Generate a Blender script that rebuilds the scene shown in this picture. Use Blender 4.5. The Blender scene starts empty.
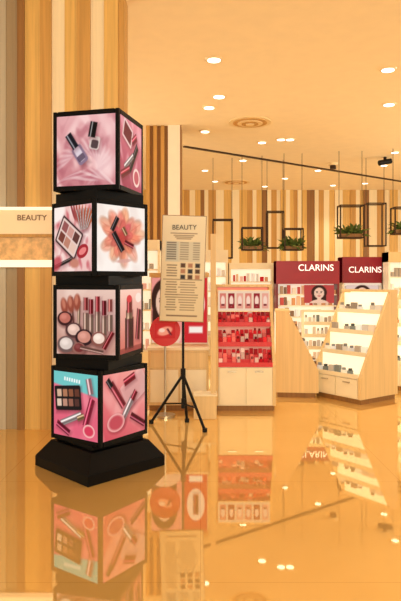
import bpy, math, random
import numpy as np
from mathutils import Matrix, Vector
random.seed(4); np.random.seed(4)
sc = bpy.context.scene
try:
    sc.view_settings.view_transform = 'Standard'
    sc.view_settings.look = 'None'
except Exception as e:
    print(e)

H = 1.21; F = 600.0          # eye height (m) and focal length used to convert site measurements
def X(px, d): return (px-200.5)/F*d
def Z(py, d): return H+(280.0-py)/F*d
CEIL = 3.53; BACK = 15.5

def lin(c):
    c = np.asarray(c, dtype=float)/255.0
    return np.where(c <= 0.04045, c/12.92, ((c+0.055)/1.055)**2.4)

# ------------------------------------------------------------ materials
MATS = {}
def mat(name, col, rough=0.5, emis=0.0, metal=0.0, spec=0.5, noise=0.0, nscale=(6, 6, 6)):
    if name in MATS: return MATS[name]
    m = bpy.data.materials.new(name); m.use_nodes = True
    nt = m.node_tree; b = nt.nodes['Principled BSDF']
    c = list(lin(col))+[1.0]
    b.inputs['Base Color'].default_value = c
    b.inputs['Roughness'].default_value = rough
    b.inputs['Metallic'].default_value = metal
    b.inputs['Specular IOR Level'].default_value = spec
    if emis > 0:
        b.inputs['Emission Color'].default_value = c
        b.inputs['Emission Strength'].default_value = emis
    if noise > 0:
        tc = nt.nodes.new('ShaderNodeTexCoord'); mp = nt.nodes.new('ShaderNodeMapping')
        mp.inputs['Scale'].default_value = nscale
        n = nt.nodes.new('ShaderNodeTexNoise'); n.inputs['Scale'].default_value = 1.0
        n.inputs['Detail'].default_value = 5
        r = nt.nodes.new('ShaderNodeValToRGB')
        r.color_ramp.elements[0].position = 0.3; r.color_ramp.elements[1].position = 0.7
        r.color_ramp.elements[0].color = [x*(1-noise) for x in c[:3]]+[1]
        r.color_ramp.elements[1].color = [min(1, x*(1+noise*0.6)) for x in c[:3]]+[1]
        nt.links.new(tc.outputs['Object'], mp.inputs['Vector'])
        nt.links.new(mp.outputs['Vector'], n.inputs['Vector'])
        nt.links.new(n.outputs['Fac'], r.inputs['Fac'])
        nt.links.new(r.outputs['Color'], b.inputs['Base Color'])
    MATS[name] = m
    return m

def wood(name, col, noise=0.16):
    return mat(name, col, 0.45, 0, 0, 0.35, noise, (45, 45, 1.2))

black = mat('black_lacquer', (5, 5, 7), 0.5, spec=0.12, noise=0.15, nscale=(9, 9, 9))
blackm = mat('black_metal', (12, 10, 9), 0.45, spec=0.2)
bronze = mat('dark_bronze', (60, 40, 24), 0.45, spec=0.2)
gold = wood('wood_gold', (224, 181, 102))
goldd = wood('wood_honey', (202, 154, 82))
brown = wood('wood_walnut', (148, 104, 54))
creamw = wood('panel_cream', (244, 226, 186), 0.05)
greyw = wood('panel_greige', (186, 174, 150), 0.08)
lightwood = wood('wood_maple', (232, 200, 144), 0.1)
cream = mat('laminate_cream', (244, 230, 196), 0.4, noise=0.04)
white = mat('laminate_white', (248, 240, 222), 0.4, noise=0.03)
litwhite = mat('light_box_white', (255, 246, 222), 0.5, 0.55)
red = mat('sign_red', (140, 18, 34), 0.4, 0.1, noise=0.06)
dred = mat('panel_dark_red', (110, 18, 26), 0.4)
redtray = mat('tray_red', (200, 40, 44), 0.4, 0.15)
lamp = mat('lamp_glow', (255, 250, 238), 0.5, 3.0)
ringm = mat('lamp_trim', (240, 215, 165), 0.4)
chrome = mat('brushed_steel', (190, 180, 165), 0.3, 0, 0.9)
leaf = mat('leaf_green', (96, 116, 48), 0.6, noise=0.3, nscale=(20, 20, 20))
textdark = mat('ink_dark', (50, 42, 38), 0.6)
textwhite = mat('letter_white', (255, 250, 245), 0.5, 0.8)
textbrown = mat('letter_brown', (130, 88, 46), 0.5)

def attr_mat(name, emis, base=0.3):
    m = bpy.data.materials.new(name); m.use_nodes = True
    nt = m.node_tree; b = nt.nodes['Principled BSDF']
    a = nt.nodes.new('ShaderNodeAttribute'); a.attribute_name = 'Col'
    hs = nt.nodes.new('ShaderNodeHueSaturation'); hs.inputs['Value'].default_value = base
    nt.links.new(a.outputs['Color'], hs.inputs['Color'])
    nt.links.new(hs.outputs['Color'], b.inputs['Base Color'])
    nt.links.new(a.outputs['Color'], b.inputs['Emission Color'])
    b.inputs['Emission Strength'].default_value = emis
    b.inputs['Roughness'].default_value = 0.4
    b.inputs['Specular IOR Level'].default_value = 0.1
    return m
POSTER = attr_mat('backlit_print', 0.92, 0.08)
PRINT = attr_mat('paper_print', 0.1, 0.85)
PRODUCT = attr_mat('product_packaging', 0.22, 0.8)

# ------------------------------------------------------------ mesh builder
def empty(name, loc=(0, 0, 0), yaw=0.0):
    e = bpy.data.objects.new(name, None); sc.collection.objects.link(e)
    e.location = loc; e.rotation_euler = (0, 0, yaw); e.empty_display_size = 0.1
    return e

class MB:
    def __init__(s): s.v = []; s.f = []; s.m = []; s.mats = []; s.c = []
    def mi(s, m):
        if m not in s.mats: s.mats.append(m)
        return s.mats.index(m)
    def add(s, vs, fs, m, M=None, col=None):
        o = len(s.v)
        for p in vs:
            p = Vector(p)
            if M is not None: p = M @ p
            s.v.append(tuple(p)); s.c.append(col or (1, 1, 1))
        for f in fs:
            s.f.append([o+i for i in f]); s.m.append(s.mi(m))
    def box(s, x0, x1, y0, y1, z0, z1, m, M=None, col=None):
        vs = [(x0, y0, z0), (x1, y0, z0), (x1, y1, z0), (x0, y1, z0), (x0, y0, z1), (x1, y0, z1), (x1, y1, z1), (x0, y1, z1)]
        fs = [(0, 3, 2, 1), (4, 5, 6, 7), (0, 1, 5, 4), (1, 2, 6, 5), (2, 3, 7, 6), (3, 0, 4, 7)]
        s.add(vs, fs, m, M, col)
    def frustum(s, a0, a1, z0, z1, m, M=None):
        vs = [(-a0, -a0, z0), (a0, -a0, z0), (a0, a0, z0), (-a0, a0, z0), (-a1, -a1, z1), (a1, -a1, z1), (a1, a1, z1), (-a1, a1, z1)]
        fs = [(0, 3, 2, 1), (4, 5, 6, 7), (0, 1, 5, 4), (1, 2, 6, 5), (2, 3, 7, 6), (3, 0, 4, 7)]
        s.add(vs, fs, m, M)
    def prism(s, yz, x0, x1, m, M=None):
        n = len(yz)
        vs = [(x0, y, z) for y, z in yz]+[(x1, y, z) for y, z in yz]
        fs = [tuple(range(n))[::-1], tuple(range(n, 2*n))]
        for i in range(n):
            j = (i+1) % n; fs.append((i, j, n+j, n+i))
        s.add(vs, fs, m, M)
    def cyl(s, p0, p1, r, m, r2=None, seg=16, M=None, col=None):
        p0 = Vector(p0); p1 = Vector(p1); r2 = r if r2 is None else r2
        d = (p1-p0).normalized()
        a = d.orthogonal().normalized(); b = d.cross(a)
        vs = []
        for p, rr in ((p0, r), (p1, r2)):
            for i in range(seg):
                t = 2*math.pi*i/seg
                vs.append(p+a*math.cos(t)*rr+b*math.sin(t)*rr)
        fs = [tuple(range(seg))[::-1], tuple(range(seg, 2*seg))]
        for i in range(seg):
            j = (i+1) % seg; fs.append((i, j, seg+j, seg+i))
        s.add(vs, fs, m, M, col)
    def build(s, name, parent=None, bevel=0.0, loc=(0, 0, 0)):
        me = bpy.data.meshes.new(name); me.from_pydata(s.v, [], s.f); me.update()
        for m in s.mats: me.materials.append(m)
        me.polygons.foreach_set('material_index', s.m)
        ca = me.color_attributes.new('Col', 'FLOAT_COLOR', 'POINT')
        arr = np.ones((len(s.v), 4)); arr[:, :3] = lin(np.array(s.c)*255.0)
        ca.data.foreach_set('color', arr.ravel())
        ob = bpy.data.objects.new(name, me); sc.collection.objects.link(ob)
        ob.location = loc
        if parent: ob.parent = parent
        if bevel > 0:
            bv = ob.modifiers.new('bevel', 'BEVEL'); bv.width = bevel; bv.segments = 2
            bv.limit_method = 'ANGLE'
        return ob

def text(name, body, size, loc, m, parent=None, rotz=0.0, extrude=0.003, xs=1.0):
    cu = bpy.data.curves.new(name, 'FONT'); cu.body = body; cu.size = size
    cu.align_x = 'CENTER'; cu.align_y = 'CENTER'; cu.extrude = extrude
    cu.materials.append(m)
    ob = bpy.data.objects.new(name, cu); sc.collection.objects.link(ob)
    ob.location = loc; ob.rotation_euler = (math.pi/2, 0, rotz); ob.scale = (xs, 1, 1)
    if parent: ob.parent = parent
    return ob

# ------------------------------------------------------------ printed pictures (vertex-coloured sheets)
class Canvas:
    def __init__(s, nu, nv, bg):
        s.nu = nu; s.nv = nv; s.asp = nu/nv
        s.U, s.V = np.meshgrid(np.linspace(0, 1, nu+1), np.linspace(0, 1, nv+1))
        s.img = np.zeros((nv+1, nu+1, 3)); s.img[:] = bg
    def blend(s, mask, col, a=1.0):
        m = (np.clip(mask, 0, 1)*a)[..., None]
        s.img = s.img*(1-m)+np.array(col, float)*m
    def loc(s, cx, cy, ang):
        x = (s.U-cx)*s.asp; y = s.V-cy
        t = math.radians(ang); c, k = math.cos(t), math.sin(t)
        return x*c+y*k, -x*k+y*c
    def ell(s, cx, cy, rx, ry, col, ang=0, a=1.0, soft=0.08):
        x, y = s.loc(cx, cy, ang)
        d = np.sqrt((x/rx)**2+(y/ry)**2)
        s.blend((1-d)/soft+0.5, col, a)
    def rect(s, cx, cy, w, h, col, ang=0, a=1.0, rad=0.0, soft=0.012):
        x, y = s.loc(cx, cy, ang)
        qx = np.abs(x)-w/2+rad; qy = np.abs(y)-h/2+rad
        d = np.sqrt(np.maximum(qx, 0)**2+np.maximum(qy, 0)**2)+np.minimum(np.maximum(qx, qy), 0)-rad
        s.blend(0.5-d/soft, col, a)
    def shade(s, cx, cy, w, h, ang=0, a=0.4):
        x, y = s.loc(cx+0.02, cy-0.03, ang)
        d = np.maximum(np.abs(x)-w/2, np.abs(y)-h/2)
        s.blend(0.5-d/0.09, (90, 30, 40), a)
    def cylr(s, cx, cy, w, h, col, ang=0, hl=0.35):
        s.shade(cx, cy, w, h, ang)
        x, y = s.loc(cx, cy, ang)
        m = np.clip(0.5-(np.maximum(np.abs(x)-w/2, np.abs(y)-h/2))/0.012, 0, 1)
        q = np.clip(x/(w/2), -1, 1)
        f = np.clip(0.45+0.65*np.exp(-((q+0.35)/0.35)**2)+0.18*np.exp(-((q-0.75)/0.2)**2), 0, 1.25)[..., None]
        hlm = np.exp(-((q+0.4)/0.14)**2)[..., None]*hl*1.3
        cc = np.clip(np.array(col, float)*f, 0, 255); cc = cc*(1-hlm)+255*hlm
        s.img = s.img*(1-m[..., None])+cc*m[..., None]
    def grad(s, c0, c1, ang=90):
        t = math.radians(ang); g = (s.U*math.cos(t)+s.V*math.sin(t))
        g = (g-g.min())/(g.max()-g.min())
        s.img = np.array(c0, float)*(1-g[..., None])+np.array(c1, float)*g[..., None]
    def clouds(s, col, a=0.5, sc_=6, seed=0, thr=0.0):
        rs = np.random.RandomState(seed); f = np.zeros_like(s.U)
        for i in range(10):
            k = rs.uniform(0.4, 1.6, 2)*sc_*rs.choice([-1, 1], 2)
            f += np.sin(k[0]*s.U*s.asp+k[1]*s.V+rs.uniform(0, 6.3)+1.5*np.sin(k[1]*s.U))
        f = f/4.0
        s.blend(np.clip(f-thr, 0, 1), col, a)
    def mesh(s, name, o, u, v, m, parent=None):
        nu, nv = s.nu, s.nv
        o = np.array(o); u = np.array(u); v = np.array(v)
        P = o+s.U[..., None]*u+s.V[..., None]*v
        i, j = np.meshgrid(np.arange(nu), np.arange(nv)); b = (j*(nu+1)+i).ravel()
        fs = np.stack([b, b+1, b+nu+2, b+nu+1], 1)
        me = bpy.data.meshes.new(name); me.from_pydata(P.reshape(-1, 3).tolist(), [], fs.tolist()); me.update()
        ca = me.color_attributes.new('Col', 'FLOAT_COLOR', 'POINT')
        arr = np.ones(((nu+1)*(nv+1), 4)); arr[:, :3] = lin(np.clip(s.img, 0, 255)).reshape(-1, 3)
        ca.data.foreach_set('color', arr.ravel())
        me.materials.append(m)
        ob = bpy.data.objects.new(name, me); sc.collection.objects.link(ob)
        if parent: ob.parent = parent
        return ob

NP = 120
def pic_bottles():
    c = Canvas(NP, NP, (232, 170, 172)); c.grad((198, 122, 130), (238, 188, 190), 70)
    c.clouds((250, 214, 212), 0.8, 9, 3); c.clouds((170, 88, 102), 0.5, 12, 8, 0.2)
    for k in range(26):
        t = k/26.0; an = 150-190*t
        cx = 0.46+0.30*math.cos(math.radians(an)); cy = 0.30+0.20*math.sin(math.radians(an))
        c.ell(cx, cy, 0.22, 0.035, (186, 104, 118) if k % 2 else (254, 234, 232), an+70, 0.6, 0.8)
    for k in range(12):
        c.ell(0.2+0.06*k, 0.12+0.03*math.sin(k), 0.20, 0.022, (254, 236, 234) if k % 2 else (180, 98, 112), 25-6*k, 0.5, 0.8)
    c.ell(0.82, 0.30, 0.16, 0.20, (250, 218, 218), 20, 0.7, 0.7)
    c.shade(0.40, 0.44, 0.15, 0.30, 35, .5)
    c.rect(0.40, 0.44, 0.18, 0.28, (140, 118, 142), 35, 1, 0.04); c.rect(0.39, 0.45, 0.11, 0.22, (236, 224, 234), 35, 0.85, 0.03)
    c.rect(0.42, 0.40, 0.13, 0.09, (76, 58, 80), 35, 0.8, 0.02)
    c.cylr(0.26, 0.64, 0.11, 0.24, (44, 44, 60), 35, 0.5)
    c.shade(0.65, 0.60, 0.15, 0.18, -12)
    c.rect(0.65, 0.60, 0.17, 0.19, (218, 200, 194), -12, 1, 0.04); c.rect(0.65, 0.58, 0.12, 0.12, (60, 42, 46), -12, 0.85, 0.03)
    c.cylr(0.62, 0.79, 0.12, 0.22, (30, 26, 28), -12, 0.5)
    return c
def pic_cosm_red():
    c = Canvas(NP, NP, (196, 92, 112)); c.grad((160, 50, 74), (236, 150, 162), 70); c.clouds((250, 200, 204), 0.5, 9, 12)
    c.shade(0.35, .8, .42, .3, -20); c.rect(0.35, 0.80, 0.42, 0.30, (236, 200, 196), -20, 1, 0.03); c.rect(0.35, 0.80, 0.34, 0.22, (110, 34, 46), -20)
    c.cylr(0.62, 0.48, 0.12, 0.55, (40, 24, 30), -42); c.cylr(0.40, 0.40, 0.09, 0.46, (240, 220, 214), -60)
    c.cylr(0.25, 0.22, 0.12, 0.40, (206, 40, 60), -70); c.ell(0.75, 0.20, 0.16, 0.14, (246, 210, 200), 0); c.ell(0.75, 0.20, 0.11, 0.10, (200, 90, 100), 0)
    c.cylr(0.66, 0.76, 0.12, 0.24, (232, 60, 90), -60)
    return c
def pic_palette():
    c = Canvas(NP, NP, (238, 196, 192)); c.clouds((252, 232, 228), 0.8, 12, 5); c.clouds((196, 80, 92), 0.7, 14, 9, 0.2)
    for k in range(9): c.ell(0.50+0.06*k, 0.92-0.02*k, 0.025, 0.16, (150+10*k, 60+8*k, 66), 25-8*k, 1, .4)
    for k in range(6): c.cylr(0.66+0.06*k, 0.78, 0.03, 0.32, (226, 196, 190), 20-10*k)
    c.shade(.4, .52, .62, .46, -32, .6)
    c.rect(0.40, 0.52, 0.62, 0.46, (64, 38, 40), -32, 1, 0.03)
    c.rect(0.40, 0.52, 0.56, 0.40, (232, 206, 198), -32, 1, 0.02)
    cols = [(120, 60, 50), (190, 130, 110), (230, 196, 180), (150, 84, 84), (206, 150, 140), (96, 54, 50)]
    t = math.radians(-32)
    for k, cc in enumerate(cols):
        dx = (k % 3-1)*0.17; dy = (k//3-0.5)*0.18
        c.rect(0.40+dx*math.cos(t)-dy*math.sin(t), 0.52+dx*math.sin(t)+dy*math.cos(t), 0.15, 0.15, cc, -32, 1, 0.01)
    c.ell(0.76, 0.30, 0.15, 0.10, (166, 34, 48), 20); c.ell(0.76, 0.30, 0.10, 0.05, (236, 130, 130), 20)
    c.cylr(0.25, 0.13, 0.06, 0.5, (60, 40, 40), -75); c.ell(0.55, 0.12, 0.12, 0.07, (200, 130, 112), 0, 1, .5)
    c.ell(0.1, 0.9, 0.2, 0.12, (252, 240, 236), 30, 1, .5); c.ell(0.06, 0.12, 0.16, 0.10, (190, 60, 72), 30, .8, .5)
    return c
def pic_flower():
    c = Canvas(NP, NP, (252, 244, 238)); c.clouds((236, 218, 210), 0.5, 8, 6)
    rr = random.Random(5)
    for ring, (R, L, Wd, n) in enumerate([(0.30, 0.20, 0.10, 9), (0.21, 0.17, 0.085, 10), (0.12, 0.13, 0.07, 8)]):
        for k in range(n):
            a = 2*math.pi*k/n+ring*0.4+rr.uniform(-.2, .2); l2 = L*rr.uniform(.8, 1.25)
            cx, cy = 0.50+R*math.cos(a), 0.54+R*math.sin(a)*0.85
            cc = [(246, 176, 140), (240, 142, 112), (222, 100, 90)][ring]
            c.ell(cx, cy, l2, Wd, tuple(int(q*0.80) for q in cc), math.degrees(a)+rr.uniform(-15, 15), 0.7, 0.3)
            c.ell(cx+0.01, cy+0.012, l2*0.9, Wd*0.8, tuple(min(255, q+rr.randint(0, 26)) for q in cc), math.degrees(a)+rr.uniform(-15, 15), 0.8, 0.7)
            c.ell(cx, cy, l2*.7, 0.008, (206, 96, 80), math.degrees(a), 0.5, 0.8)
    c.ell(.5, .52, .12, .1, (190, 60, 56), 0, .7, .6)
    c.cylr(0.43, 0.45, 0.095, 0.34, (30, 22, 26), 35); c.cylr(0.565, 0.615, 0.07, 0.14, (206, 150, 100), 35)
    c.cylr(0.36, 0.72, 0.08, 0.24, (44, 30, 34), -30)
    c.cylr(0.66, 0.42, 0.07, 0.2, (176, 40, 50), 70)
    c.ell(0.55, 0.16, 0.16, 0.03, (214, 160, 150), 5, 0.8, 0.5)
    return c
def pic_brushes():
    c = Canvas(NP, NP, (226, 186, 172)); c.grad((190, 136, 122), (232, 200, 188), 80); c.clouds((246, 220, 208), 0.6, 9, 15)
    for k, (x, cc, h) in enumerate([(0.16, (64, 40, 38), 0.5), (0.27, (176, 110, 96), 0.62), (0.38, (214, 170, 140), 0.54)]):
        c.cylr(x, 0.45+h*0.2, 0.05, h, cc, 10-6*k); c.ell(x-0.03, 0.74+0.03*k, 0.06, 0.13, (150, 74, 58), 10-6*k, 1, .4); c.ell(x-0.04, 0.78+0.03*k, 0.03, 0.08, (206, 130, 106), 10-6*k, .8, .6)
    for x, y, h, cc in [(0.50, 0.66, .44, (190, 60, 60)), (0.59, 0.62, 0.5, (168, 26, 38)), (0.70, 0.66, 0.52, (206, 52, 60)), (0.81, 0.60, 0.5, (140, 18, 32)), (0.91, 0.64, 0.42, (224, 110, 100))]:
        c.cylr(x, y-0.15, 0.09, h*0.6, (206, 160, 138)); c.cylr(x, y+0.12, 0.075, h*0.45, cc)
    for x, y, r, c0, c1 in [(.14, .55, .13, (60, 28, 30), (190, 110, 96)), (.29, .37, .14, (84, 54, 54), (226, 190, 176)), (.47, .26, .15, (50, 28, 32), (206, 140, 124)), (.16, .15, .15, (110, 86, 84), (220, 204, 196)), (.72, .24, .13, (140, 84, 74), (240, 214, 200)), (.38, .09, .11, (150, 100, 90), (120, 50, 50))]:
        c.ell(x+.02, y-.03, r*1.1, r*.95, (80, 36, 36), 0, .5, .4); c.ell(x, y, r, r*.85, c0); c.ell(x, y+.01, r*.74, r*.62, c1); c.ell(x-.02, y+.03, r*.4, r*.3, tuple(min(255, q+30) for q in c1), 0, .7, .8)
    c.cylr(0.88, 0.22, 0.07, 0.30, (176, 36, 44), -30); c.cylr(0.60, 0.07, 0.06, .4, (176, 120, 106), 80)
    return c
def pic_lipstick():
    c = Canvas(NP, NP, (236, 176, 158)); c.grad((206, 106, 94), (248, 206, 190), 90)
    c.cylr(0.42, 0.30, 0.38, 0.50, (96, 14, 24)); c.cylr(0.42, 0.60, 0.30, 0.14, (206, 160, 120)); c.cylr(0.42, 0.74, 0.24, 0.22, (190, 24, 38)); c.ell(0.42, 0.85, 0.12, 0.06, (214, 50, 60))
    c.cylr(0.84, 0.42, 0.20, 0.5, (150, 24, 36), -10); c.ell(0.85, 0.86, 0.14, 0.08, (250, 226, 214)); c.rect(0.5, 0.03, 1.2, 0.1, (120, 40, 40), 0, 0.6)
    return c
def pic_split():
    c = Canvas(NP, NP, (226, 100, 126)); c.clouds((244, 150, 164), 0.6, 6, 22)
    x, y = c.loc(0.5, 0.72, -8); c.blend((y)/0.03, (112, 200, 200))
    for k in range(7): c.rect(0.26+.055*k, 0.895-.004*k, 0.035, 0.055, (244, 250, 250), -4)
    c.shade(.33, .6, .6, .38, 6, .6); c.rect(0.33, 0.60, 0.60, 0.38, (24, 20, 24), 6, 1, 0.03)
    cols = [(212, 176, 150), (176, 120, 90), (140, 84, 60), (100, 56, 44), (226, 200, 180), (190, 140, 120), (150, 96, 80), (84, 50, 46)]
    for k, cc in enumerate(cols):
        c.rect(0.13+(k % 4)*0.135, 0.66-(k//4)*0.15+(k % 4)*0.012, 0.105, 0.115, cc, 6, 1, 0.01)
    c.cylr(0.40, 0.28, 0.10, 0.50, (244, 226, 224), -68); c.cylr(0.62, 0.33, 0.085, 0.16, (206, 160, 110), -68)
    c.cylr(0.80, 0.42, 0.12, 0.46, (222, 50, 90), -20); c.ell(0.80, 0.14, 0.13, 0.10, (246, 190, 186)); c.ell(0.80, 0.14, 0.10, 0.075, (216, 60, 90), 0, 1, .3)
    c.cylr(0.22, 0.12, 0.10, 0.32, (176, 30, 70), 66); c.cylr(0.82, 0.82, 0.12, 0.24, (250, 190, 196), 14)
    return c
def pic_coral():
    c = Canvas(NP, NP, (236, 140, 136)); c.grad((210, 80, 94), (246, 172, 160), 60); c.clouds((252, 200, 190), 0.5, 7, 31)
    c.shade(.75, .72, .6, .42, 30); c.rect(0.75, 0.72, 0.6, 0.42, (244, 196, 188), 30, 0.6, 0.03)
    c.cylr(0.33, 0.66, 0.12, 0.50, (206, 60, 76), 38); c.cylr(0.15, 0.86, 0.09, 0.16, (40, 24, 30), 38)
    c.cylr(0.56, 0.40, 0.12, 0.46, (248, 216, 212), -38); c.cylr(0.73, 0.60, 0.10, 0.16, (186, 28, 50), -38)
    c.ell(.32, .22, .21, .15, (120, 30, 40), 0, .5, .4); c.ell(0.30, 0.24, 0.20, 0.14, (238, 170, 166), 0); c.ell(0.30, 0.24, 0.16, 0.11, (196, 76, 88), 0, 1, .3)
    c.cylr(0.82, 0.20, 0.10, 0.4, (150, 20, 50), 60); c.cylr(0.62, 0.87, 0.12, 0.28, (206, 40, 60), -70)
    return c
def portrait(nu, nv, bg, hair=(60, 34, 26), skin=(240, 196, 168), cx=0.5, cy=0.55, s=0.3):
    c = Canvas(nu, nv, bg)
    c.ell(cx, cy+0.04, s*1.15, s*1.35, hair); c.rect(cx, cy-s*1.2, s*2.1, s*2.0, hair, 0, 1, 0.1)
    c.rect(cx, cy-s*1.2, s*0.6, s*1.2, skin); c.ell(cx, cy-s*2.1, s*1.5, s*0.9, skin)
    c.ell(cx, cy, s*0.74, s*1.0, skin)
    for q in (-1, 1):
        c.ell(cx+q*s*0.32/c.asp, cy+s*0.1, s*0.15, s*0.07, (40, 26, 24)); c.rect(cx+q*s*0.32/c.asp, cy+s*0.28, s*0.3, s*0.05, hair)
    c.ell(cx, cy-s*0.18, s*0.09, s*0.16, (214, 156, 130)); c.ell(cx, cy-s*0.52, s*0.24, s*0.1, (196, 36, 48))
    return c

# ============================================================ ROOM SHELL
m = bpy.data.materials.new('polished_marble_floor'); m.use_nodes = True
nt = m.node_tree; nt.nodes.clear()
out = nt.nodes.new('ShaderNodeOutputMaterial'); mix = nt.nodes.new('ShaderNodeMixShader')
df = nt.nodes.new('ShaderNodeBsdfDiffuse'); gl = nt.nodes.new('ShaderNodeBsdfGlossy')
tc = nt.nodes.new('ShaderNodeTexCoord'); br = nt.nodes.new('ShaderNodeTexBrick')
ns = nt.nodes.new('ShaderNodeTexNoise'); ns.inputs['Scale'].default_value = 1.3; ns.inputs['Detail'].default_value = 6
rp = nt.nodes.new('ShaderNodeValToRGB')
rp.color_ramp.elements[0].position = 0.3; rp.color_ramp.elements[1].position = 0.7
rp.color_ramp.elements[0].color = list(lin((228, 184, 108)))+[1]; rp.color_ramp.elements[1].color = list(lin((236, 193, 119)))+[1]
br.offset = 0.0; br.inputs['Scale'].default_value = 1.0; br.inputs['Brick Width'].default_value = 1.2; br.inputs['Row Height'].default_value = 1.2
br.inputs['Mortar Size'].default_value = 0.002; br.inputs['Mortar'].default_value = list(lin((210, 164, 94)))+[1]
nt.links.new(tc.outputs['Object'], br.inputs['Vector']); nt.links.new(tc.outputs['Object'], ns.inputs['Vector'])
nt.links.new(ns.outputs['Fac'], rp.inputs['Fac']); nt.links.new(rp.outputs['Color'], br.inputs['Color1']); nt.links.new(rp.outputs['Color'], br.inputs['Color2'])
nt.links.new(br.outputs['Color'], df.inputs['Color'])
gl.inputs['Color'].default_value = list(lin((255, 238, 198)))+[1]; gl.inputs['Roughness'].default_value = 0.025
lw = nt.nodes.new('ShaderNodeLayerWeight'); lw.inputs['Blend'].default_value = 0.3
mr = nt.nodes.new('ShaderNodeMapRange'); mr.inputs['To Min'].default_value = 0.25; mr.inputs['To Max'].default_value = 0.78
nt.links.new(lw.outputs['Facing'], mr.inputs['Value']); nt.links.new(mr.outputs['Result'], mix.inputs['Fac'])
nt.links.new(df.outputs[0], mix.inputs[1]); nt.links.new(gl.outputs[0], mix.inputs[2]); nt.links.new(mix.outputs[0], out.inputs[0])
floorm = m
b = MB(); b.box(-9, 9, -5, BACK+0.2, -0.1, 0, floorm); b.build('floor')
ceilm = mat('ceiling_plaster_glow', (241, 219, 174), 0.8, 0.09, noise=0.03)  # plaster given a faint glow of its own in place of received light
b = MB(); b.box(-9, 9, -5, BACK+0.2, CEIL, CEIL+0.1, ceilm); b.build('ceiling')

# back wall with slats
b = MB()
b.box(-9, 9, BACK, BACK+0.2, 0, CEIL, goldd)
x = -9.0; seq = [creamw, gold, goldd, creamw, gold, brown, creamw, goldd, creamw, gold]
k = 0
while x < 8.9:
    w = random.choice([0.10, 0.14, 0.2]); mm = seq[k % len(seq)]; k += 1
    b.box(x, x+w, BACK-random.choice([0.03, 0.06]), BACK, 0, CEIL, mm); x += w
b.build('wall_back')

# near slatted wall
D0 = 4.84
b = MB(); b.box(-4.0, X(124, D0), D0+0.04, D0+0.25, 0, CEIL, goldd)
sl = [(-70, -50, gold, 0), (-50, -38, creamw, .03), (-38, -20, brown, 0), (-20, -8, gold, .02), (-8, 5, greyw, 0.02), (5, 17, mat('wood_taupe', (160, 138, 104), .5, noise=.1, nscale=(45, 45, 1)), 0.03), (17, 24, brown, 0.0), (24, 40, gold, 0.02), (40, 51, goldd, 0.0),
      (51, 64, creamw, 0.03), (64, 77, gold, 0.02), (77, 90, goldd, 0.0), (90, 104, creamw, 0.03), (104, 118, gold, 0.0), (118, 124, goldd, 0.02)]
for a0, a1, mm, off in sl:
    b.box(X(a0, D0), X(a1, D0), D0+off, D0+0.04, 0, CEIL, mm)
b.build('wall_left')

# far slatted column + white pillar
dc = 9.0
b = MB(); x0 = X(146, dc)
for i in range(6):
    x1 = x0+0.055; b.box(x0, x1, dc+(i % 2)*0.03, dc+0.5, 0, CEIL, [goldd, brown][i % 2]); x0 = x1
b.box(x0, x0+0.18, dc-0.02, dc+0.5, 0, CEIL, white); b.box(x0+0.18, x0+0.2, dc-0.02, dc+0.5, 0, CEIL, brown)
b.build('column')

# ============================================================ CUBE TOWER DISPLAY
AX, AY = -0.657, 3.92
tower = empty('rotating_cube_poster_display', (AX, AY, 0))
b = MB(); R45 = Matrix.Rotation(math.radians(45), 4, 'Z')
b.frustum(0.300, 0.300, 0.0, 0.065, black, R45); b.frustum(0.300, 0.225, 0.065, 0.17, black, R45); b.frustum(0.20, 0.20, 0.17, 0.2, black, R45)
b.build('base', tower, 0.004)
A = 0.44; h = A/2; BAR = 0.030
specs = [(1.765, 2.26, 31, pic_bottles, pic_cosm_red), (1.235, 1.705, 3, pic_palette, pic_flower), (0.72, 1.18, 31, pic_brushes, pic_lipstick), (0.195, 0.66, 10, pic_split, pic_coral)]
b = MB()
b.cyl((0, 0, 0.1), (0, 0, 1.9), 0.04, blackm)
for z0, z1, t in [(0.66, 0.72, 20), (1.18, 1.235, 20), (1.705, 1.765, 5)]:
    b.frustum(0.2, 0.2, z0, z1, black, Matrix.Rotation(math.radians(45+t), 4, 'Z'))
b.build('pivot', tower)
for i, (z0, z9, t, pl, pr) in enumerate(specs):
    e = empty('cube_%d' % (i+1), (0, 0, z0), math.radians(t+45)); e.parent = tower
    A = z9-z0
    b = MB()
    b.box(-h+.006, h-.006, -h+.006, h-.006, 0.004, A-0.004, black)
    for sx in (-1, 1):
        for sy in (-1, 1):
            xa, xb = sorted((sx*h, sx*(h-BAR*.8))); ya, yb = sorted((sy*h, sy*(h-BAR*.8)))
            b.box(xa, xb, ya, yb, 0, A, black)
    for zz in (0, A-BAR):
        for s_ in (-1, 1):
            a0, a1 = sorted((s_*h, s_*(h-BAR)))
            b.box(a0, a1, -h+BAR, h-BAR, zz, zz+BAR, black); b.box(-h+BAR, h-BAR, a0, a1, zz, zz+BAR, black)
    b.build('frame', e, 0.002)
    g = h-BAR*.8; q = h-0.004; cl = pl(); cr = pr()
    cl.mesh('poster_a', (-q, g, BAR), (0, -2*g, 0), (0, 0, A-2*BAR), POSTER, e)
    cr.mesh('poster_b', (-g, -q, BAR), (2*g, 0, 0), (0, 0, A-2*BAR), POSTER, e)
    cl.mesh('poster_c', (q, -g, BAR), (0, 2*g, 0), (0, 0, A-2*BAR), POSTER, e)
    cr.mesh('poster_d', (g, q, BAR), (-2*g, 0, 0), (0, 0, A-2*BAR), POSTER, e)

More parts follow.
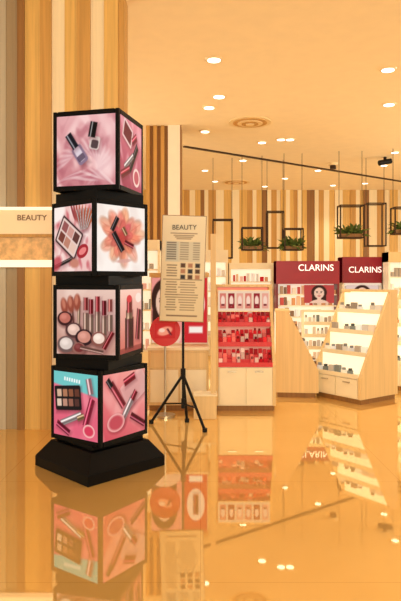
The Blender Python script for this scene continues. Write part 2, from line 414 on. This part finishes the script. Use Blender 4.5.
# ============================================================ BEAUTY SIGN on near wall
e = empty('beauty_sign', (0, D0, 0)); b = MB(); ds = 4.76
xl, xr = X(-60, ds), X(52, ds)
b.box(xl, xr, -0.08, 0.0, Z(237, ds), Z(208, ds), mat('sign_face', (236, 212, 168), .5, .2))
b.box(xl, xr+0.006, -0.086, 0.0, Z(237, ds), Z(234, ds), goldd)
b.box(xl, xr+0.006, -0.086, 0.0, Z(210, ds), Z(207, ds), litwhite)
b.box(xl, xr, -0.06, 0.0, Z(260, ds), Z(237, ds), mat('frosted_amber', (226, 180, 118), .5, 0.12, noise=.35, nscale=(25, 25, 25)))
b.box(xl, xr, -0.07, 0.0, Z(267, ds), Z(260, ds), litwhite)
b.build('panel', e)
text('lettering', 'BEAUTY', 0.062, (X(32, ds), -0.085, Z(218, ds)), textbrown, e, xs=1.05)

# ============================================================ EASEL SIGN
de = 4.98
e = empty('easel_sign', (X(183, de), de, 0))
b = MB(); zb = Z(321, de)
b.cyl((0, 0.03, 0.16), (0, 0.03, 1.72), 0.011, blackm, seg=12)
for ax, ay in [(-0.27, 0.08), (0.18, -0.2), (0.03, 0.13)]:
    b.cyl((0, 0.03, 0.42), (ax, ay, 0.012), 0.012, blackm, seg=10); b.cyl((0, 0.03, 0.18), (ax*0.6, 0.03+(ay-0.03)*0.6, 0.17), 0.006, blackm, seg=8)
    b.cyl((ax, ay, 0.0), (ax, ay, 0.03), 0.02, blackm, seg=10)
b.cyl((0, 0.03, 0.14), (0, 0.03, 0.22), 0.017, blackm, seg=12); b.cyl((0, 0.03, 0.40), (0, 0.03, 0.47), 0.022, blackm, seg=12)
b.build('tripod_stand', e)
pw, ph = 0.355, 0.87
R = Matrix.Translation((0, 0, zb+ph/2)) @ Matrix.Rotation(math.radians(1.8), 4, 'Y')
b = MB(); b.box(-pw/2-.006, pw/2+.006, -0.01, 0.012, -ph/2-.006, ph/2+.006, mat('frame_bronze', (150, 118, 80), .4), R)
b.build('board', e, 0.002)
c = Canvas(110, 260, (244, 226, 186)); c.grad((228, 208, 168), (240, 226, 192), 90)
rs = np.random.RandomState(2)
c.rect(0.5, 0.835, 0.26, 0.004, (90, 70, 60))
for k in range(3): c.rect(0.5, 0.815-k*0.016, 0.20-0.03*k, 0.005, (110, 90, 70))
c.rect(.24, .66, .13, .19, (206, 204, 186)); c.rect(.64, .66, .21, .19, (214, 206, 180))
for k in range(8):
    y = 0.745-k*0.022; c.rect(0.22, y, 0.09, 0.007, (80, 72, 66)); c.rect(0.52, y, 0.08, 0.005, (120, 108, 92)); c.rect(0.80, y, 0.06, 0.005, (120, 108, 92))
for k in range(3):
    for j in range(3):
        c.rect(0.50+0.17*j, 0.53-0.055*k, 0.045, 0.04, [(90, 66, 50), (180, 130, 100), (60, 56, 56)][(j+k) % 3])
for k in range(5): c.rect(0.24, 0.53-k*0.025, rs.uniform(.08, .12), 0.006, (90, 74, 60))
c.rect(.5, .395, .38, .004, (110, 90, 70))
for k in range(12):
    y = 0.37-k*0.024
    c.rect(0.24, y, rs.uniform(.08, .13), 0.005, (96, 80, 62)); c.rect(0.62, y, rs.uniform(0.12, 0.22), 0.005, (120, 100, 80))
c.rect(0.5, 0.05, 0.30, 0.010, (110, 84, 66))
o = R @ Vector((-pw/2, -0.012, -ph/2)); u = R.to_3x3() @ Vector((pw, 0, 0)); v = R.to_3x3() @ Vector((0, 0, ph))
c.mesh('printed_sheet', o, u, v, PRINT, e)
text('title', 'BEAUTY', 0.056, (0.012, -0.018, zb+ph*0.89), textdark, e, extrude=0.001)

# ============================================================ slim wooden post sign
dp = 5.30
e = empty('wooden_post_stand', (X(213, dp), dp, 0)); b = MB()
b.box(-0.022, 0.026, -0.02, 0.02, 0.0, Z(234, dp), lightwood); b.box(-0.17, 0.03, -0.09, 0.09, 0, 0.2, lightwood)
b.box(-0.175, 0.035, -0.095, 0.095, 0.2, 0.215, cream)
b.build('post', e, 0.003)

# ============================================================ GONDOLAS
def gondola(name, loc, yaw, w, d, h_, hb, topd, rows, pal, ncol, wm=lightwood, ph_=0.08, back=litwhite, drawers=2, tiers=2, trim=None, seed=1, boxy=.5):
    e = empty(name, loc, yaw); b = MB(); t = 0.03; trim = trim or cream
    prof = [(-d/2, 0.05), (-d/2, hb), (d/2-topd, h_), (d/2, h_), (d/2, 0.05)]
    for x0 in (-w/2, w/2-t): b.prism(prof, x0, x0+t, wm)
    b.box(-w/2+0.02, w/2-0.02, -d/2+0.03, d/2-0.02, 0.0, 0.05, brown)
    b.box(-w/2+t, w/2-t, -d/2+0.01, d/2-0.01, 0.05, hb, cream)
    for k in range(drawers):
        a0 = -w/2+t+(w-2*t)*k/drawers; a1 = -w/2+t+(w-2*t)*(k+1)/drawers
        b.box(a0+.008, a1-.008, -d/2-0.004, -d/2+0.01, 0.065, hb-0.02, cream); b.box((a0+a1)/2-.04, (a0+a1)/2+.04, -d/2-0.018, -d/2-0.004, hb-0.06, hb-0.05, chrome)
    b.box(-w/2+t, w/2-t, d/2-0.02, d/2, hb, h_, back)
    b.box(-w/2, w/2, d/2-topd-0.01, d/2, h_, h_+0.025, wm)
    pr = MB(); rr = random.Random(seed)
    for i in range(rows):
        z = hb+(h_-hb)*i/rows; y = -d/2+(d-topd)*i/rows
        y2 = d/2-0.02; hh = (h_-hb)/rows
        b.box(-w/2+t, w/2-t, y, y2, z, z+0.018, white); b.box(-w/2+t, w/2-t, y-0.006, y, z-0.012, z+0.03, trim)
        yb = min(y+0.04+0.045*tiers+.03, y2)
        b.box(-w/2+t, w/2-t, yb, yb+0.01, z+0.018, z+hh*0.95, back)
        for lvl in range(tiers):
            for k in range(ncol):
                cw = (w-2*t)/ncol; xc = -w/2+t+cw*(k+.5)
                yy = y+0.03+0.045*lvl; zz = z+0.018+0.035*lvl
                if lvl and k == 0: b.box(-w/2+t, w/2-t, yy-0.02, yb, z+.018, zz, trim)
                if rr.random() < 0.05: continue
                col = rr.choice(pal); f = rr.uniform(0.8, 1.1); col = tuple(min(1, q*f/255) for q in col)
                hgt = ph_*rr.uniform(0.7, 1.05)
                if rr.random() < boxy: pr.box(xc-cw*.40, xc+cw*.40, yy-0.015, yy+0.02, zz, zz+hgt, PRODUCT, None, col)
                else:
                    pr.cyl((xc, yy, zz), (xc, yy, zz+hgt*.65), cw*.38, PRODUCT, seg=8, col=col); pr.cyl((xc, yy, zz+hgt*.65), (xc, yy, zz+hgt), cw*.24, PRODUCT, seg=8, col=tuple(q*.6 for q in col))
    b.build('carcass', e); pr.build('products', e)
    return e
reds = [(214, 40, 44), (196, 26, 36), (230, 70, 70), (240, 120, 110), (186, 20, 34), (226, 46, 52), (250, 206, 190)]
mixd = [(250, 236, 214), (240, 200, 160), (220, 160, 110), (140, 110, 86), (206, 90, 84), (235, 225, 210), (190, 160, 130), (250, 245, 240)]
pale = [(250, 240, 226), (240, 226, 204), (222, 204, 180), (190, 172, 150), (150, 156, 146), (250, 248, 244), (252, 240, 220)]

dg = 5.76
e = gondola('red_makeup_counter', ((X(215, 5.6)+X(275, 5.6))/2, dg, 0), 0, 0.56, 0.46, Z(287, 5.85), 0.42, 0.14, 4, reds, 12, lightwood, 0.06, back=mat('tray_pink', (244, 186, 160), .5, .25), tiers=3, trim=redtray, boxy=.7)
# header strip of small framed shade cards
c = Canvas(150, 30, (238, 206, 176))
for k in range(6): c.rect(.09+k*.165, .5, .62, .78, [(214, 120, 104), (150, 30, 40), (230, 160, 140)][k % 3]); c.ell(.09+k*.165, .5, .2, .26, (246, 210, 190), 0, 1, .3); c.rect(.09+k*.165, .3, .3, .12, (120, 20, 30))
b = MB(); b.box(-.25, .25, -.02, .0, Z(312, 5.7), Z(290, 5.7), cream); b.build('header_card', e)
c.mesh('header_print', (-.245, -.023, Z(311, 5.7)), (.49, 0, 0), (0, 0, Z(291, 5.7)-Z(311, 5.7)), POSTER, e)
# cabinet with ad beside it
e = empty('promotion_cabinet', (X(182, 5.7), 5.75, 0)); b = MB()
b.box(-0.30, 0.24, -0.18, 0.2, 0, 0.05, brown); b.box(-0.31, 0.25, -0.2, 0.2, 0.05, 0.56, lightwood)
b.box(-0.29, -0.03, -0.21, -0.2, 0.08, 0.38, cream); b.box(-0.01, 0.23, -0.21, -0.2, 0.08, 0.38, cream); b.box(-0.29, 0.23, -0.21, -0.2, 0.40, 0.54, lightwood)
b.box(-0.32, 0.26, -0.21, 0.21, 0.56, 0.585, cream)
b.box(-0.31, 0.25, 0.1, 0.2, 0.585, 1.24, white); b.box(-0.32, 0.26, 0.05, 0.21, 1.24, 1.28, lightwood)
b.build('cabinet', e, 0.003)
portrait(40, 60, (236, 150, 140), cx=.4, cy=.62, s=.24).mesh('advert_a', (-0.30, 0.095, 0.6), (0.31, 0, 0), (0, 0, 0.63), POSTER, e)
c = Canvas(30, 60, (206, 40, 46)); c.ell(.5, .6, .2, .25, (250, 226, 214)); c.rect(.5, .2, .3, .1, (250, 240, 230)); c.cylr(.5, .6, .1, .3, (150, 16, 30))
c.mesh('advert_b', (0.02, 0.095, 0.6), (0.22, 0, 0), (0, 0, 0.63), POSTER, e)
# round red sign
e = empty('round_red_sign', (X(165, 5.3), 5.3, 0)); b = MB()
zc = Z(331, 5.3)
b.cyl((0, 0, zc), (0, 0.03, zc), 0.135, mat('enamel_red', (196, 36, 36), .4, .2), seg=40)
b.cyl((0, 0.015, 0.02), (0, 0.015, zc-.1), 0.01, chrome); b.cyl((0, 0.015, 0), (0, 0.015, 0.02), 0.09, chrome, seg=24)
b.build('disc', e)
c = Canvas(40, 30, (200, 44, 40)); c.ell(.5, .5, .5, .28, (244, 150, 120), 20, 1, .3); c.ell(.35, .55, .2, .14, (250, 206, 180), 0, 1, .4); c.cylr(.7, .45, .12, .5, (150, 20, 26), 30)
c.mesh('print', (-0.09, -0.004, zc-.065), (0.18, 0, 0), (0, 0, 0.13), POSTER, e)

gondola('cosmetics_gondola', (X(296, 6.4), 6.42, 0), math.radians(84), 0.5, 0.44, Z(313, 6.2), 0.28, 0.14, 3, mixd, 8, seed=3)
gondola('skincare_display', (X(320, 7.3), 7.3, 0), math.radians(-8), 0.44, 0.42, Z(313, 7.2), 0.25, 0.14, 4, pale, 8, cream, 0.09, seed=4, tiers=1)
gondola('cosmetics_gondola', (X(356, 6.15), 6.2, 0), math.radians(-54), 0.62, 0.58, Z(292, 6.2), 0.26, 0.12, 4, pale, 7, lightwood, 0.08, seed=5, tiers=1)
gondola('cosmetics_gondola', (X(426, 6.4), 6.65, 0), math.radians(-50), 0.6, 0.5, Z(291, 6.3), 0.3, 0.12, 4, pale+mixd, 8, lightwood, 0.08, seed=6, tiers=1)

# ============================================================ WALL BAYS in the distance
def bay(name, px0, px1, pytop, pyhead, d, headm, txt, ts, textm=textwhite, pal=mixd, ad=None, body=cream, shelves=5, tx=0):
    x0, x1 = X(px0, d), X(px1, d); cx = (x0+x1)/2; w = x1-x0
    e = empty(name, (cx, d, 0)); b = MB(); zt, zh = Z(pytop, d), Z(pyhead, d)
    b.box(-w/2, w/2, 0.25, 0.3, 0, zt, body); b.box(-w/2, -w/2+.03, -0.02, 0.3, 0, zt, body); b.box(w/2-.03, w/2, -0.02, 0.3, 0, zt, body)
    b.box(-w/2, w/2, -0.03, 0.3, zh, zt, headm); b.box(-w/2+.03, w/2-.03, 0, 0.3, 0, 0.3, body)
    b.box(-w/2+.03, w/2-.03, 0.23, 0.25, 0.3, zh, litwhite)
    pr = MB()
    for k in range(shelves):
        z = 0.3+(zh-0.3)*k/shelves; b.box(-w/2+.03, w/2-.03, 0.02, 0.23, z, z+.02, white)
        x = -w/2+.07
        while x < w/2-.07:
            ww = random.uniform(.03, .06); hg = random.uniform(.06, .14); col = tuple(q/255 for q in random.choice(pal))
            pr.box(x, x+ww, .05, .12, z+.02, z+.02+hg, PRODUCT, None, col); x += ww+random.uniform(.01, .03)
    b.build('shelving', e); pr.build('products', e)
    if txt: text('lettering', txt, ts, (tx, -0.035, (zt+zh)/2), textm, e)
    if ad:
        u0, u1, v0, v1, bg = ad
        portrait(40, 30, bg, s=.3).mesh('portrait_panel', (X(u0, d)-cx, -0.01, Z(v1, d)), (X(u1, d)-X(u0, d), 0, 0), (0, 0, Z(v0, d)-Z(v1, d)), POSTER, e)
    return e
e = bay('red_brand_bay', 276, 339, 261, 284, 9.0, red, '', 0.145, ad=(304, 334, 285, 303, (190, 70, 66)), body=dred, pal=mixd)
text('lettering', 'CLARINS', 0.135, (.12, -0.035, Z(268, 9.0)), textwhite, e)
bay('red_brand_bay', 342, 387, 257, 283, 9.3, red, 'CLARINS', 0.13, ad=(346, 378, 285, 302, (226, 200, 190)), body=white)
bay('fragrance_bay', 388, 440, 252, 262, 8.8, lightwood, '', 0.1, body=white, pal=pale)
bay('illuminated_shelf_bay', 229, 274, 263, 269, 9.6, cream, '', 0.1, body=cream, pal=mixd+reds)
bay('illuminated_shelf_bay', 184, 228, 250, 262, 9.6, cream, '', 0.11, textm=textbrown, body=cream, pal=pale)
bay('fragrance_bay', 130, 160, 240, 250, 7.6, cream, '', 0.1, body=cream, pal=[(236, 150, 150), (240, 190, 180)]+pale)

# ============================================================ HANGING FRAMES / PLANTS
def hframe(px0, px1, py0, py1, d, plant=True):
    x0, x1 = X(px0, d), X(px1, d); cx = (x0+x1)/2; w = x1-x0; z0, z1 = Z(py1, d), Z(py0, d)
    e = empty('hanging_planter_frame', (cx, d, 0)); b = MB(); r = 0.011
    for yy in (-.12, .12):
        for xx in (-w/2, w/2): b.box(xx-r, xx+r, yy-r, yy+r, z0, z1, bronze)
        for zz in (z0, z1): b.box(-w/2, w/2, yy-r, yy+r, zz-r, zz+r, bronze)
    for xx in (-w/2, w/2):
        for zz in (z0, z1): b.box(xx-r, xx+r, -.12, .12, zz-r, zz+r, bronze)
    for xx in (-w/2, w/2): b.box(xx-.004, xx+.004, -.004, .004, z1, CEIL, bronze)
    if plant:
        b.box(-w/2+.02, w/2-.02, -.1, .1, z0, z0+.07, brown)
        lf = MB(); rr = random.Random(int(px0))
        for k in range(170):
            a = rr.uniform(0, 6.28); R_ = rr.uniform(0.1, 0.30); el = rr.uniform(-.5, 1.0)
            p = Vector((rr.uniform(-w/3, w/3), rr.uniform(-.05, .05), z0+.07)); dr = Vector((math.cos(a)*math.cos(el), math.sin(a)*math.cos(el)*.6, math.sin(el)*.8))
            q = p+dr*R_; s = dr.cross(Vector((0, 0, 1))).normalized()*rr.uniform(.02, .04); mid = p.lerp(q, .65)+Vector((0, 0, .03))
            lf.add([p, mid+s, q, mid-s], [(0, 1, 2, 3)], leaf)
        lf.build('foliage', e)
    b.build('frame', e)
hframe(213, 232, 220, 258, 11.4, False)
hframe(242, 262, 228, 250, 11.2)
hframe(267, 283, 212, 248, 11.6, False)
hframe(284, 302, 229, 250, 11.0)
hframe(339, 362, 206, 238, 10.8)
hframe(366, 384, 204, 246, 11.4, False)
hframe(393, 412, 208, 234, 10.6)

# ============================================================ CEILING FITTINGS
def downlight(px, py, r=0.085, power=14):
    d = (CEIL-H)*F/(280-py); x = X(px, d)
    e = empty('ceiling_downlight', (x, d, CEIL)); b = MB()
    b.cyl((0, 0, -0.014), (0, 0, 0), r, ringm, r2=r*1.12, seg=28); b.cyl((0, 0, -0.018), (0, 0, -0.013), r*.8, lamp, seg=28); b.build('fitting', e)
    if power:
        l = bpy.data.lights.new('bulb', 'SPOT'); l.energy = power*6; l.spot_size = math.radians(110); l.spot_blend = 0.8
        l.color = (1, .93, .78); l.shadow_soft_size = 0.07
        lo = bpy.data.objects.new('bulb', l); sc.collection.objects.link(lo); lo.parent = e; lo.location = (0, 0, -0.03)
for px, py, pw_ in [(214, 59, 14), (388, 69, 14), (389, 104, 12), (219, 96, 12), (209, 107, 0), (205, 131, 0), (262, 142, 12), (281, 139, 0), (290, 139, 0), (205, 170, 10), (243, 160, 0), (285, 178, 12), (318, 170, 0), (333, 185, 14), (384, 165, 14), (395, 152, 0), (265, 192-6, 0), (215, 181, 12), (365, 183, 0)]:
    downlight(px, py, 0.085 if py < 120 else 0.08, pw_)
def vent(px, py, r):
    d = (CEIL-H)*F/(280-py); b = MB()
    for k, rr_ in enumerate([1, .8, .6, .4, .2]):
        b.cyl((0, 0, -0.012-0.008*k), (0, 0, -0.008*k), r*rr_, [ringm, goldd][k % 2], seg=36)
    b.build('ceiling_air_diffuser', None, 0, (X(px, d), d, CEIL))
vent(250, 122, 0.31); vent(236, 182, 0.33)
def ceil_pt(px, py):
    d = (CEIL-H)*F/(280-py); return Vector((X(px, d), d, CEIL))
p0, p1 = ceil_pt(184, 146), ceil_pt(401, 181); dv = (p1-p0); p1 = p0+dv*1.3; L = (p1-p0).length; ang = math.atan2(dv.y, dv.x)
b = MB(); b.box(0, L, -0.035, 0.035, -0.02, 0, bronze)
o_ = b.build('ceiling_slot_diffuser', None, 0, p0); o_.rotation_euler = (0, 0, ang)
def track_spot(px, py):
    b = MB(); b.cyl((0, 0, -0.06), (0, 0, 0), .03, blackm, seg=12); b.cyl((-.12, -.02, -.12), (.12, .02, -.07), .05, blackm, seg=14)
    b.build('ceiling_spotlight', None, 0, ceil_pt(px, py))
track_spot(385, 157)
b = MB(); b.cyl((0, 0, -0.05), (0, 0, 0), .09, ringm, r2=.11, seg=24); b.cyl((0, 0, -0.12), (0, 0, -0.05), .06, bronze, seg=12); b.build('ceiling_smoke_detector', None, 0, ceil_pt(333, 163))

# ============================================================ LIGHTS
w = bpy.data.worlds.new('World'); sc.world = w; w.use_nodes = True
bg = w.node_tree.nodes['Background']; bg.inputs[0].default_value = (1.0, 0.92, 0.75, 1); bg.inputs[1].default_value = 0.88
def area(name, loc, rot, sx, sy, e_, col=(1, .95, .82)):
    l = bpy.data.lights.new(name, 'AREA'); l.shape = 'RECTANGLE'; l.size = sx; l.size_y = sy; l.energy = e_; l.color = col
    o = bpy.data.objects.new(name, l); sc.collection.objects.link(o); o.location = loc; o.rotation_euler = [math.radians(a) for a in rot]; return o
area('added_fill_front', (0.5, -3.5, 2.6), (78, 0, 0), 5, 1.6, 240)  # added fill lamp behind the camera, not a fitting of the mall
area('added_fill_side', (-3.5, 8.5, 2.6), (60, 0, -90), 3, 1.5, 110)  # added fill for the store, hidden behind the near slatted wall
area('added_fill_side', (6.8, 9.0, 2.6), (60, 0, 90), 4, 1.5, 180)  # added fill from the right, kept out of view

cam = bpy.data.cameras.new('camera'); co = bpy.data.objects.new('camera', cam); sc.collection.objects.link(co)
co.location = (0, 0, H); co.rotation_euler = (math.pi/2, 0, 0)
cam.sensor_width = 36; cam.lens = 36*F/601; cam.shift_y = -20.5/601
sc.camera = co
